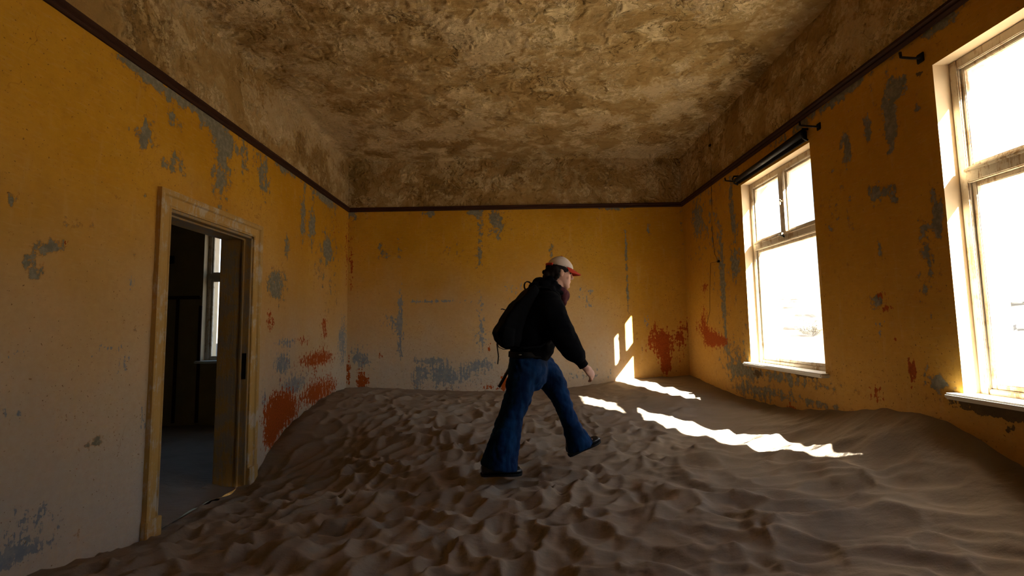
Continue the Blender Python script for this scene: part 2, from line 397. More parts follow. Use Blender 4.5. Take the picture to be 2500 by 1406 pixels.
BACK_P = [(1215,565,18,30,'g',.5),(1205,530,14,14,'g',.4),(935,615,20,24,'g',.48),(1170,560,12,60,'g',.27),(1172,660,14,70,'g',.30),(1172,760,14,60,'b',.34),(1175,830,18,40,'b',.36),
 (975,620,8,50,'g',.35),(978,740,7,80,'b',.42),(978,850,8,50,'b',.4),(1050,735,80,5,'b',.62),(955,785,24,24,'b',.46),(1050,522,12,8,'g',.6),(1150,518,20,6,'g',.5),(1425,715,28,18,'b',.42),(1440,745,16,10,'b',.4),
 (1260,700,30,20,'b',.38),(1528,600,4,60,'g',.55),(1532,720,4,50,'g',.5),(1345,610,6,40,'g',.45),(1500,505,60,8,'g',.4),(1060,880,30,8,'b',.6),(1065,915,30,28,'b',.48),(1120,920,55,26,'b',.55),
 (1020,915,14,36,'b',.5),(1175,890,40,14,'b',.45),(1440,915,90,14,'b',.42),(890,885,26,20,'b',.42),(870,860,20,30,'b',.4),(885,930,14,26,'r',.75),(858,640,6,90,'r',.5),(850,905,7,40,'r',.65),(1195,850,8,12,'r',.6),
 (1195,945,24,9,'r',.6),(1237,932,14,26,'r',.8),(930,870,8,8,'r',.5),(1612,835,32,28,'r',.85),(1625,885,14,34,'r',.85),(1662,830,14,46,'r',.55),(1682,800,8,24,'r',.65),(1600,800,14,14,'r',.4),(1620,925,20,14,'g',.4),(1580,800,10,90,'b',.25),
 (1665,560,6,60,'g',.45),(1585,560,6,20,'g',.4),(855,520,14,30,'g',.4),(1100,620,40,30,'g',.16)]
RIGHT_P = [(2172,300,24,80,'g',.62),(2190,210,20,30,'g',.55),(2120,310,12,36,'g',.55),(2068,350,10,44,'g',.55),(2138,475,20,34,'g',.58),(2180,475,16,30,'g',.58),(2310,45,70,24,'g',.62),(2085,200,44,14,'g',.55),(2030,250,40,12,'g',.5),
 (1960,300,30,14,'g',.45),(1900,345,26,10,'g',.4),(1702,535,10,36,'g',.45),(1788,520,5,60,'g',.45),(1795,650,10,30,'g',.4),(1765,700,5,110,'g',.5),(2245,180,9,9,'d',1.1),(2262,620,28,110,'g',.5),(2290,520,16,60,'g',.45),(2230,260,16,30,'g',.4),
 (1735,825,14,22,'r',.75),(1758,832,22,16,'r',.72),(1722,700,10,14,'r',.55),(1720,780,9,44,'r',.52),(1705,800,10,30,'r',.4),(2150,718,10,16,'r',.85),(2166,752,15,9,'r',.75),(2226,905,13,26,'r',.85),(2140,965,26,24,'r',.5),(2185,830,8,7,'r',.7),(2190,870,5,16,'r',.5),
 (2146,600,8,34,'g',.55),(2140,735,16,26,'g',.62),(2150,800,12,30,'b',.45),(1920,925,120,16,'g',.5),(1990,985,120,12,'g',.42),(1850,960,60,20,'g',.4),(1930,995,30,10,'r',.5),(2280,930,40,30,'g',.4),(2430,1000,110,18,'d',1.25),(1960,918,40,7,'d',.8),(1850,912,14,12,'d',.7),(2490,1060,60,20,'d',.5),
 (1745,560,70,200,'g',.14),(2050,500,60,300,'g',.1),(1790,880,40,60,'g',.3)]
def opening(u0, u1, z0, z1, ins=.04, zt=None, vm=.185): return (u0, u1, z0, z1, u0+ins, u1-ins, z0+.02, zt if zt else z1-ins, vm)
M_REVEAL = m_plain('cream_limewash', (.66, .52, .34), .9, .12, 8, .5)
MW = [M_PAINT, M_FRIEZE, M_REVEAL, M_OUTW]
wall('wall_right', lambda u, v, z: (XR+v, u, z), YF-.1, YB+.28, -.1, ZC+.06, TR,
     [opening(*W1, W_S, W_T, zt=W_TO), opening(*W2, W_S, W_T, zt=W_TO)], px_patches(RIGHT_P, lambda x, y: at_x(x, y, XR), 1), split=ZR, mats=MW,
     label='ochre painted wall with two tall windows and flaking patches', seed=3, no_tint=lambda u: np.full(u.shape, .85))
wall('wall_back', lambda u, v, z: (u, YB+v, z), XL-.0, XR+0, -.1, ZC+.06, TB, [], px_patches(BACK_P, lambda x, y: at_y(x, y, YB), 0), split=ZR, mats=MW,
     label='ochre painted end wall with blue and red flaked patches behind the walker', seed=9, no_tint=lambda u: np.clip((u-1.3)/.6, 0, .85))
wall('wall_left', lambda u, v, z: (XL-v, u, z), YF-.1, YB, -.1, ZC+.06, TL, [(DOOR[0], DOOR[1], -.1, D_T, DOOR[0], DOOR[1], -.1, D_T, .15)],
     px_patches(LEFT_P, lambda x, y: at_x(x, y, XL), 1), split=ZR, mats=MW, label='ochre painted wall with open doorway and grey peeling patches', seed=21)
wall('wall_front', lambda u, v, z: (u, YF-v, z), XL, XR, -.1, ZC+.06, .3, [], [], step=.2, split=ZR, mats=MW, label='ochre painted wall behind the viewer', seed=5)
# next room
M_PAINT2 = m_plain('olive_plaster', (.30, .23, .10), .9, .25, 5, .4)
wall('wall_back_next_room', lambda u, v, z: (u, YB+v, z), LX, XL, -.1, ZC+.06, TB, [opening(*W3, W_S, W_T, zt=W_TO)], [], step=.15, mats=[M_PAINT2, M_REVEAL, M_OUTW],
     label='olive end wall of the dark next room with a window', seed=31)
wall('wall_left_next_room', lambda u, v, z: (LX-v, u, z), .8, YB+.3, -.1, ZC+.06, .3, [], [], step=.25, mats=[M_PAINT2, M_REVEAL, M_OUTW], label='far side wall of the dark next room', seed=32)
wall('wall_front_next_room', lambda u, v, z: (u, .8-v, z), LX, XL-TL, -.1, ZC+.06, .3, [], [], step=.25, mats=[M_PAINT2, M_REVEAL, M_OUTW], label='near end wall of the dark next room', seed=33)

# ceilings
def ceiling(name, x0, x1, y0, y1, step, mat, label, amp):
    xs = np.linspace(x0, x1, int((x1-x0)/step)+2); ys = np.linspace(y0, y1, int((y1-y0)/step)+2)
    X, Y = np.meshgrid(xs, ys, indexing='ij')
    h = (fbm(X*1.2, Y*1.2, 41)-.5)*amp*2.2+(fbm(X*4, Y*9, 43)-.5)*amp*1.2
    f1, f2, idn, _, _ = voro(X*6+fbm(X*3, Y*3, 4)*2, Y*8+fbm(X*3, Y*3, 5)*2, 44); h += np.where(idn > .62, np.clip(f2-f1, 0, .4)*amp*.9, 0)
    e = np.minimum(np.minimum(X-x0, x1-X), np.minimum(Y-y0, y1-Y)); h -= np.clip(.07-e, 0, .07)*.45      # softened corner
    Z = ZC+h*-1*-1; n1, n2 = X.shape; idx = np.arange(n1*n2).reshape(n1, n2)
    q = np.stack([idx[:-1, :-1], idx[:-1, 1:], idx[1:, 1:], idx[1:, :-1]], -1).reshape(-1, 4).tolist()
    v = np.stack([X, Y, Z], -1).reshape(-1, 3).tolist(); k = len(v)
    v += [(x0-.3, y0-.3, ZC+.06), (x1+.3, y0-.3, ZC+.06), (x1+.3, y1+.3, ZC+.06), (x0-.3, y1+.3, ZC+.06), (x0-.3, y0-.3, ZC+.3), (x1+.3, y0-.3, ZC+.3), (x1+.3, y1+.3, ZC+.3), (x0-.3, y1+.3, ZC+.3)]
    q += [[k, k+1, k+2, k+3], [k+4, k+5, k+6, k+7], [k, k+1, k+5, k+4], [k+1, k+2, k+6, k+5], [k+2, k+3, k+7, k+6], [k+3, k, k+4, k+7]]
    o = link(name, pydata(name, v, q), mat, smooth=True); return tag(o, label, 'ceiling', kind='structure')
ceiling('ceiling', XL, XR, YF, YB, .028, M_CEIL, 'stained ceiling with flaking lumpy plaster', .020)
ceiling('ceiling_next_room', LX, XL-TL, .8, YB, .3, M_PAINT2, 'dark ceiling of the next room', .005)

# ------------------------------------------------------------------ sand floor
CTRL = [(-2.5,2.518,-1.227),(-2.5,3.186,-1.369),(-2.5,3.8,-1.38),(-2.5,4.58,-1.364),(-2.5,4.855,-1.186),(-2.5,5.192,-1.053),(-2.5,5.691,-.942),(-2.5,6.304,-.86),(-2.5,6.99,-.85),
 (-1.683,6.99,-.881),(-.293,6.99,-.932),(.854,6.99,-.891),(1.46,6.99,-.811),(1.733,6.99,-.785),(2.186,6.99,-.762),(2.579,6.99,-.739),
 (2.58,6.212,-.793),(2.58,5.54,-.829),(2.58,4.917,-.824),(2.58,4.293,-.779),(2.58,3.807,-.701),(2.58,3.38,-.621),(2.58,3.043,-.589),(2.58,2.875,-.607),(2.58,2.617,-.687),(2.58,2.462,-.77),
 (2.22,3.54,-.87),(2.26,2.88,-.82),(1.41,5.3,-.94),(.9,6.4,-.94),(-.12,3.46,-1.115),(.5,3.75,-1.07),(-1.2,3.4,-1.22),(-1.9,3.7,-1.33),(-1.9,4.6,-1.24),(-1.9,5.2,-1.04),(-1.2,5,-1.02),(0,5,-1.0),(0,2,-1.13),(1.3,2.2,-1.02),(1.5,3.3,-.98),
 (2.2,2.2,-.92),(2.58,1.8,-1.02),(-1.5,2,-1.2),(0,0,-1.15),(-2.5,1,-1.2),(2.58,.8,-1.05),(2.58,-1.5,-1.0),(-2.5,-1.5,-1.2),(0,-1.5,-1.1),(-3.0,3.8,-1.40),(-3.0,2.5,-1.35),(-3,5.2,-1.3)]
def tps(ctrl):
    c = np.array(ctrl); n = len(c)
    def phi(r): return np.where(r > 1e-9, r*r*np.log(np.maximum(r, 1e-9)), 0)
    K = phi(np.hypot(c[:, None, 0]-c[None, :, 0], c[:, None, 1]-c[None, :, 1]))+np.eye(n)*2e-3
    Pm = np.c_[np.ones(n), c[:, :2]]; A = np.zeros((n+3, n+3)); A[:n, :n] = K; A[:n, n:] = Pm; A[n:, :n] = Pm.T
    s = np.linalg.solve(A, np.r_[c[:, 2], 0, 0, 0])
    def f(X, Y):
        Z = s[n]+s[n+1]*X+s[n+2]*Y
        for i in range(n): Z = Z+s[i]*phi(np.hypot(X-c[i, 0], Y-c[i, 1]))
        return Z
    return f
SANDF = tps(CTRL)
FEET = [(-.10, 3.46), (.52, 3.76)]
def sand_h(X, Y):
    base = SANDF(X, Y)+CZ
    wx = (fbm(X*2.2, Y*2.2, 61, 3)-.5); wy = (fbm(X*2.2+9, Y*2.2, 63, 3)-.5)
    rr = 1/(1+np.exp(-((X-.75)-(Y-3)*.2)*3.0))                 # 0 trampled, 1 wind-rippled
    # trampled pits: bowls with sharp rims
    a = .55; xr = X*math.cos(a)+Y*math.sin(a); yr = -X*math.sin(a)+Y*math.cos(a)
    f1, f2, idn, ox, oy = voro(xr/.165+wx*2.3, yr/.135+wy*2.3, 71, .95)
    pit = (np.minimum(f1/.62, 1.2)**1.8-.5)*(.018+.060*idn)
    g1, g2, idg, _, _ = voro(X/.105+wx*3+4, Y/.095+wy*3, 75, .95)
    pit += (np.minimum(g1/.6, 1.1)**1.6-.5)*(.004+.020*idg*idg)
    # ripples: long scalloped crests running across
    b = -.16; xq = X*math.cos(b)+Y*math.sin(b); yq = -X*math.sin(b)+Y*math.cos(b)
    h1, h2, idr, _, _ = voro(xq/.46+wx*1.0, yq/.205+wy*1.3, 81, .85)
    rip = (np.minimum(h1/.62, 1.15)**1.9-.5)*(.030+.044*idr)
    b = -.42; xq = X*math.cos(b)+Y*math.sin(b); yq = -X*math.sin(b)+Y*math.cos(b)
    s1, s2, ids, _, _ = voro(xq/.30+wx*1.5+3, yq/.115+wy*1.5, 85, .85)
    rip += (np.minimum(s1/.6, 1.1)**1.7-.5)*(.013+.036*ids*ids)
    d = pit*(1-rr)+rip*rr; d = d*np.clip(1.15-(Y-4.2)*.25, .55, 1)*(1-.6*np.exp(-((X-(2.58-.456*(Y-2.5)))/.4)**2)*np.clip((Y-3.4)/1.6, .3, 1)*(Y > 2.6))
    d = d+(fbm(X*6, Y*6, 91, 4)-.5)*.016
    ew = np.clip((XR-X-.1)/.6, 0, 1)*np.clip((YB-Y)/.5, .35, 1)*np.clip((X-XL)/.35, .3, 1)   # smooth against the walls
    steep = np.exp(-((X+1.9)**2/.25+(Y-5.0)**2/.6))
    d = d*(.25+.75*ew)*(1-.5*steep)
    for fx, fy in FEET: d = d*(1-.75*np.exp(-(((X-fx)/.22)**2+((Y-fy)/.13)**2)))
    return base+d
def sand_grid(name, xs, ys, hf, label):
    X, Y = np.meshgrid(xs, ys, indexing='ij'); Z = hf(X, Y); n1, n2 = X.shape
    for _ in range(2 if len(xs) > 200 else 0):                  # soften the rims by a grain or two
        Zp = np.pad(Z, 1, mode='edge'); Z = (Z*4+(Zp[:-2, 1:-1]+Zp[2:, 1:-1]+Zp[1:-1, :-2]+Zp[1:-1, 2:]))/8
    idx = np.arange(n1*n2).reshape(n1, n2)
    q = np.stack([idx[:-1, :-1], idx[1:, :-1], idx[1:, 1:], idx[:-1, 1:]], -1).reshape(-1, 4)
    me = bpy.data.meshes.new(name); V = np.stack([X, Y, Z], -1).reshape(-1, 3).astype(np.float32)
    me.vertices.add(len(V)); me.vertices.foreach_set('co', V.ravel()); me.loops.add(q.size); me.loops.foreach_set('vertex_index', q.ravel().astype(np.int32))
    me.polygons.add(len(q)); me.polygons.foreach_set('loop_start', np.arange(0, q.size, 4, dtype=np.int32)); me.update(calc_edges=True); me.validate()
    o = link(name, me, M_SAND, smooth=True); return tag(o, label, 'sand', kind='structure')
ysd = np.r_[np.arange(YF-.05, 1.6, .06), np.arange(1.6, 4.2, .0115), np.arange(4.2, YB+.03, .015)]
sand_grid('floor', np.arange(XL-.02, XR+.05, .0125), ysd, sand_h, 'trampled and rippled sand drifted over the room floor')
def sand_next(X, Y):
    e = np.clip((-2.52-X)/.9, 0, 1)
    base = SANDF(np.full_like(X, -2.52), np.clip(Y, 3.2, 4.5))
    return (base*(1-e)+(-1.36)*e)+CZ+(fbm(X*5, Y*5, 101)-.5)*.05
sand_grid('floor_next_room', np.arange(LX-.05, XL+.0, .05), np.arange(.75, YB+.05, .05), sand_next, 'dark sand on the floor of the next room')

# ------------------------------------------------------------------ picture rail and trims
def rail(name, p, q, inn, label, mat=None, h=.062, d=.036):
    """a moulded strip from p to q; inn points into the room"""
    p = Vector(p); q = Vector(q); inn = Vector(inn); bm = bmesh.new()
    prof = [(0, -h*.5), (d*.45, -h*.5), (d*.75, -h*.25), (d*.6, 0), (d, h*.2), (d, h*.5), (0, h*.5)]
    rs = [[bm.verts.new(c+inn*a+Vector((0, 0, b))) for a, b in prof] for c in (p, q)]
    n = len(prof)
    for k in range(n): bm.faces.new((rs[0][k], rs[0][(k+1) % n], rs[1][(k+1) % n], rs[1][k]))
    bm.faces.new(rs[0]); bm.faces.new(rs[1])
    return tag(link(name, bm_mesh(name, bm), mat or M_RAIL), label, 'trim', kind='structure')
rail('trim_1', (XL, YF, ZR), (XL, YB, ZR), (1, 0, 0), 'dark picture rail along the doorway wall')
rail('trim_2', (XL, YB, ZR), (XR, YB, ZR), (0, -1, 0), 'dark picture rail across the end wall')
rail('trim_3', (XR, YF, ZR), (XR, YB, ZR), (-1, 0, 0), 'dark picture rail above the windows')
rail('trim_4', (LX, YB, .525+CZ), (W3[0]-.02, YB, .525+CZ), (0, -1, 0), 'dark rail on the next room wall seen through the doorway', h=.05)

# ------------------------------------------------------------------ windows (local x along the wall, y outward)
def window(name, loc, rz, label, split=True):
    t = empty(name, loc, rz); tag(t, label, 'window', kind='structure')
    W = 1.228; H = W_T-W_S; hw = W/2
    y0, y1 = .095, .185
    bm = bmesh.new()                                              # fixed outer frame
    add_box(bm, -hw, -hw+.052, y0, y1, 0, H, .005); add_box(bm, hw-.052, hw, y0, y1, 0, H, .005)
    add_box(bm, -hw+.052, hw-.052, y0, y1, H-.06, H, .005); add_box(bm, -hw+.052, hw-.052, y0, y1, 0, .035, .005)
    link('frame', bm_mesh('frame', bm), M_WINW, t)
    zt0, zt1 = 1.225, 1.318
    tr = empty('transom'); tr.parent = t
    bm = bmesh.new(); add_box(bm, -hw+.05, hw-.05, y0-.012, y1-.01, zt0, zt1, .006); add_box(bm, -hw+.05, hw-.05, y0-.022, y0+.01, zt1-.03, zt1-.012, .004)
    C.objects.unlink(tr); bpy.data.objects.remove(tr); tr = link('transom', bm_mesh('transom', bm), M_WINW, t)
    if split: ml = box('mullion', M_WINW, t, -.045, .045, y0-.01, y1-.02, zt1, H-.055, bev=.006)
    def sash(x0, x1, z0, z1, st, mat_g, yy0=.112, yy1=.155):
        bm = bmesh.new()
        add_box(bm, x0, x0+st, yy0, yy1, z0, z1, .004); add_box(bm, x1-st, x1, yy0, yy1, z0, z1, .004)
        add_box(bm, x0+st, x1-st, yy0, yy1, z1-st, z1, .004); add_box(bm, x0+st, x1-st, yy0, yy1, z0, z0+st, .004)
        s = link('sash', bm_mesh('sash', bm), M_WINW, t)
        box('pane', mat_g, s, x0+st*.7, x1-st*.7, (yy0+yy1)/2-.002, (yy0+yy1)/2+.002, z0+st*.7, z1-st*.7)
        return s
    if split: sash(-hw+.052, -.045, zt1, H-.06, .022, M_GLASS_U); sash(.045, hw-.052, zt1, H-.06, .022, M_GLASS_U)
    else: sash(-hw+.052, hw-.052, zt1, H-.06, .022, M_GLASS_U)
    sash(-hw+.052, hw-.052, .035, zt0, .03, M_GLASS_L)
    bm = bmesh.new(); add_box(bm, -hw-.05, hw+.05, -.075, .10, -.032, .004, .010); link('sill', bm_mesh('sill', bm), M_SILL, t)
    # casement stay on the transom and turn-button on the mullion
    lt = box('latch', M_BRASS, t, -.012, .012, y0-.035, y0-.008, zt1-.045, zt1-.005, bev=.004)
    bm = bmesh.new(); add_tube(bm, [(-.05, y0-.03, zt1-.02), (0, y0-.035, zt1-.03), (.04, y0-.03, zt1-.055)], .007, 6); link('handle', bm_mesh('handle', bm), M_IRON, lt, True)
    tb = None if not split else box('turn_button', M_BRASS, t, -.010, .010, y0-.03, y0-.008, zt1+.27, zt1+.33, bev=.004)
    if split: bm = bmesh.new(); add_tube(bm, [(0, y0-.025, zt1+.30), (.03, y0-.04, zt1+.31), (.055, y0-.038, zt1+.295)], .006, 6); link('handle', bm_mesh('handle', bm), M_BRASS, tb, True)
    for z in (.25, .95, 1.45, 1.75):
        h = box('hinge', M_WINW, t, hw-.075, hw-.045, y0-.008, y0+.006, z, z+.075, bev=.003)
    return t
window('window_1', (XR, sum(W1)/2, W_S), -math.pi/2, 'tall window nearer the room corner with two small upper panes and white sill')
window('window_2', (XR, sum(W2)/2, W_S), -math.pi/2, 'large sunlit window cut by the right edge of the picture', split=False)
window('window_3', (sum(W3)/2, YB, W_S), 0, 'narrow slice of window seen through the doorway')

# ------------------------------------------------------------------ doorway
dr = empty('door_1', (XL, sum(DOOR)/2, .0)); tag(dr, 'open doorway with worn moulded wooden frame', 'doorway', kind='structure')
def door_part(name, mat, bm, parent=None):
    me = bm_mesh(name, bm); me.transform(Matrix.Translation((-XL, -sum(DOOR)/2, 0))); return link(name, me, mat, parent or dr)
CW = .125
def arch_profile(bm, path):
    """mitred architrave: path of (inner, outer) corner points with profile across"""
    prof = [(0, 0), (0, .018), (.1, .024), (.16, .016), (.62, .020), (.70, .034), (.9, .040), (1, .036), (1, 0)]
    rings = []
    for (iy, iz), (oy, oz) in path:
        rings.append([bm.verts.new((XL+d, iy+(oy-iy)*s, iz+(oz-iz)*s)) for s, d in prof])
    for a, b in zip(rings, rings[1:]):
        for k in range(len(prof)-1): bm.faces.new((a[k], a[k+1], b[k+1], b[k]))
    bm.faces.new(rings[0]); bm.faces.new(rings[-1])
a0, a1 = DOOR; t0 = D_T
bm = bmesh.new(); arch_profile(bm, [((a0, .13), (a0-CW, .13)), ((a0, t0), (a0-CW, t0+CW))]); door_part('architrave', M_DOORW, bm)
bm = bmesh.new(); arch_profile(bm, [((a0, t0), (a0-CW, t0+CW)), ((a1, t0), (a1+CW, t0+CW))]); door_part('architrave', M_DOORW, bm)
bm = bmesh.new(); arch_profile(bm, [((a1, .0), (a1+CW, .0)), ((a1, t0), (a1+CW, t0+CW))]); door_part('architrave', M_DOORW, bm)
bm = bmesh.new(); add_box(bm, XL, XL+.046, a0-CW-.008, a0+.004, -.05, .17, .005); door_part('plinth_block', M_DOORW, bm)
bm = bmesh.new(); add_box(bm, XL, XL+.046, a1-.004, a1+CW+.008, -.05, .17, .005); door_part('plinth_block', M_DOORW, bm)
for ya, yb in ((a0, a0+.022), (a1-.022, a1)):
    bm = bmesh.new(); add_box(bm, XL-TL-.005, XL+.004, ya, yb, -.05, t0, .003); j = door_part('jamb_lining', M_LINING, bm)
    s = 1 if ya == a0 else -1; yy = yb if s == 1 else ya
    bm = bmesh.new(); add_box(bm, XL-.075, XL-.055, min(yy, yy+s*.014), max(yy, yy+s*.014), -.05, t0-.02, .003); door_part('stop_bead', M_LINING, bm, j)
    if s == -1:
        bm = bmesh.new(); add_box(bm, XL-.052, XL-.012, yy-.004, yy+.001, .98, 1.22, .001); door_part('strike_plate', M_IRON, bm, j)
bm = bmesh.new(); add_box(bm, XL-TL-.005, XL+.004, a0, a1, t0-.022, t0, .003); hl = door_part('head_lining', M_LINING, bm)
bm = bmesh.new(); add_box(bm, XL-.075, XL-.055, a0+.02, a1-.02, t0-.036, t0-.022, .003); door_part('stop_bead', M_LINING, bm, hl)

# next room fittings seen through the doorway
for i, (x, lab) in enumerate(((-5.045, 'dark vertical batten left of the next room window'), (-4.70, 'dark vertical batten under the edge of the next room window'))):
    bm = bmesh.new(); add_box(bm, x-.022, x+.022, YB-.016, YB+.004, .1, .50+CZ if i == 0 else .40+CZ, .003)
    tag(link('wall_batten', bm_mesh('wall_batten', bm), M_RAIL), lab, 'batten', 'wall battens in the next room')
sb = empty('junction_box', (-5.17, YB, 1.10+CZ)); tag(sb, 'small black electrical box on the next room wall', 'box')
box('body', M_IRON, sb, -.05, .05, -.05, .0, -.06, .06, bev=.01); box('cover', M_IRON, sb, -.04, .04, -.058, -.046, -.05, .05, bev=.006)

# ------------------------------------------------------------------ fittings on the window wall
def hook(px, py, px2, py2, label, group=None):
    a = at_x(px, py, XR-.04); b = at_x(px2, py2, XR-.02)
    o = empty('curtain_hook', (XR, b[1], b[2])); tag(o, label, 'hook')
    bm = bmesh.new(); y = a[1]-b[1]; z = a[2]-b[2]
    add_tube(bm, [(.02, 0, 0), (-.03, 0, 0), (-.05, y*.1, z*.1), (-.05, y*.8, z*.8), (-.05, y, z), (-.052, y*1.02, z+.035)], .008, 8)
    link('rod', bm_mesh('rod', bm), M_IRON, o, True)
    bm = bmesh.new(); add_box(bm, -.008, .004, -.025, .025, -.03, .03, .004); link('wall_plate', bm_mesh('wall_plate', bm), M_IRON, o)
    return o
hook(2203, 140, 2240, 142, 'black iron curtain hook beside the top of the large sunlit window')
hook(1956, 306, 1994, 309, 'black iron curtain hook above the near end of the dark blind roller')
hook(1773, 441, 1797, 443, 'black iron curtain hook above the far end of the dark blind roller')
# blind roller over window_1
y0, y1 = W1[0]+.02, W1[1]+.03
br = empty('blind_roller', (XR, (y0+y1)/2, W_T+.06)); tag(br, 'dark wooden blind roller across the head of the corner window', 'blind roller')
hy = (y1-y0)/2
tube('roller', M_IRON, br, [(-.035, -hy, .035), (-.035, 0, .02), (-.035, hy, .01)], [.032, .028, .024], 12)
box('backing_board', M_IRON, br, -.012, .003, -hy, hy, -.035, .05, bev=.003)
for s in (-1, 1):
    bm = bmesh.new(); add_tube(bm, [(.0, s*(hy+.015), .06), (-.05, s*(hy+.02), .06), (-.065, s*(hy+.02), .03), (-.05, s*(hy+.02), -.02), (-.01, s*(hy+.015), -.04)], .010, 8)
    link('bracket', bm_mesh('bracket', bm), M_IRON, br, True)
# loose wire down the wall
wp = [(1733, 292), (1730, 320), (1734, 355), (1736, 400), (1736, 450), (1738, 500), (1738, 560), (1745, 620), (1754, 638), (1735, 642), (1733, 700), (1733, 760), (1726, 790)]
pts = [Vector(at_x(x, y, XR-.030-.008*(i % 2))) for i, (x, y) in enumerate(wp)]
wr = empty('electric_wire', (pts[0].x, pts[0].y, pts[-1].z)); tag(wr, 'thin dark wire hanging loose down the wall left of the corner window', 'wire')
tube('cable', M_RAIL, wr, [p-wr.location for p in pts], .0028, 6)
for q in ((1733, 355), (1754, 638)):
    p = Vector(at_x(*q, XR-.024))-wr.location; box('clip', M_IRON, wr, p.x-.012, p.x+.012, p.y-.018, p.y+.018, p.z-.014, p.z+.014, bev=.004)

# ------------------------------------------------------------------ outside
def ter(X, Y):
    d = np.maximum(np.maximum(X-(XR+TR), Y-(YB+TB)), np.maximum(LX-X, YF-Y)); d = np.clip(d, 0, None)
    r = -.86+CZ+np.minimum(d*.10, .6)+np.clip(d-9, 0, 60)*.13+(fbm(X*.05, Y*.05, 121)-.5)*2.2*np.clip(d/25, 0, 1)
    return r+(fbm(X*.6, Y*.6, 123)-.5)*.18*np.clip(d/2, .1, 1)
gx = np.unique(np.round(np.r_[-150:-20:6, np.arange(-20, 30, .5), 30:190:5, XR+TR, LX-.3], 3)); gy = np.unique(np.round(np.r_[-60:-12:6, np.arange(-12, 40, .5), 40:200:5, YB+TB, YF-.3], 3))
X, Y = np.meshgrid(gx, gy, indexing='ij'); Z = ter(X, Y); idx = np.arange(X.size).reshape(X.shape)
q = np.stack([idx[:-1, :-1], idx[1:, :-1], idx[1:, 1:], idx[:-1, 1:]], -1)
XC, YC = (X[:-1, :-1]+X[1:, 1:])/2, (Y[:-1, :-1]+Y[1:, 1:])/2
keep = ~((XC > LX-.3) & (XC < XR+TR) & (YC > YF-.3) & (YC < YB+TB))
M_SANDO = m_sand('desert_sand', False)
tag(link('ground', pydata('ground', np.stack([X, Y, Z], -1).reshape(-1, 3), q[keep].tolist()), M_SANDO, smooth=True), 'bright desert sand rising to a low hill outside the windows', 'ground', kind='structure')
def gz(x, y): return float(ter(np.array([x]), np.array([y]))[0])
# shrub outside window_1
sx, sy_ = .632*12.6, 12.6
sh = empty('desert_shrub', (sx, sy_, gz(sx, sy_)-.03)); tag(sh, 'small yellow-green desert shrub outside the corner window', 'shrub')
rs = random.Random(5); bms = bmesh.new(); bml = bmesh.new()
for k in range(34):
    a = rs.uniform(0, 6.28); L = rs.uniform(.25, .5); e = rs.uniform(.35, 1.3)
    tip = Vector((math.cos(a)*math.cos(e)*L*1.1, math.sin(a)*math.cos(e)*L*1.1, math.sin(e)*L*.85)); mid = tip*.5+Vector((0, 0, .03))
    add_tube(bms, [(0, 0, 0), mid, tip], [.009, .006, .003], 5)
    for j in range(16):
        p = (mid if j % 2 else tip)*rs.uniform(.75, 1.15)+Vector((rs.uniform(-.06, .06), rs.uniform(-.06, .06), rs.uniform(-.03, .06)))
        d1 = Vector((rs.uniform(-1, 1), rs.uniform(-1, 1), rs.uniform(-.2, 1))).normalized(); d2, _ = frame_of(d1)
        l = rs.uniform(.04, .075)
        bml.faces.new([bml.verts.new(p), bml.verts.new(p+d1*l*.5+d2*l*.25), bml.verts.new(p+d1*l), bml.verts.new(p+d1*l*.5-d2*l*.25)])
link('stem', bm_mesh('stem', bms), M_ROCK, sh); fo = link('foliage', bm_mesh('foliage', bml), M_LEAF, sh); fo['kind'] = 'stuff'
# weathered rocks on the slope
rock_at = [(1940, 668, 27), (1915, 660, 29), (1972, 742, 19), (1925, 735, 22), (1945, 700, 24), (2492, 600, 15), (2488, 660, 10), (1945, 778, 15)]
RL = ['grey rock high on the slope in the middle of the corner window', 'smaller grey rock beside the highest one on the slope', 'low rock halfway up the slope, right of its pair', 'low rock halfway up the slope, left of its pair', 'single rock between the upper and middle pairs on the slope',
      'upper rock at the right edge beyond the large window', 'lower rock at the right edge beyond the large window', 'lowest rock on the slope above the shrub']
for (x, y, dd), lab in zip(rock_at, RL):
    d = ray(x, y); bx, by = d[0]*dd/1.0, d[1]*dd
    bm = bmesh.new(); bmesh.ops.create_icosphere(bm, subdivisions=3, radius=1)
    s = rs.uniform(.22, .42); off = Vector((rs.uniform(0, 50), rs.uniform(0, 50), 0))
    for v in bm.verts:
        v.co *= 1+.35*mnoise.noise(v.co*1.3+off)+.12*mnoise.noise(v.co*4+off); v.co = Vector((v.co.x*s*1.2, v.co.y*s, v.co.z*s*.45))
    o = link('rock', bm_mesh('rock', bm), M_ROCK); o.location = (bx, by, gz(bx, by)+.02); tag(o, lab, 'rock', 'rocks on the slope outside')
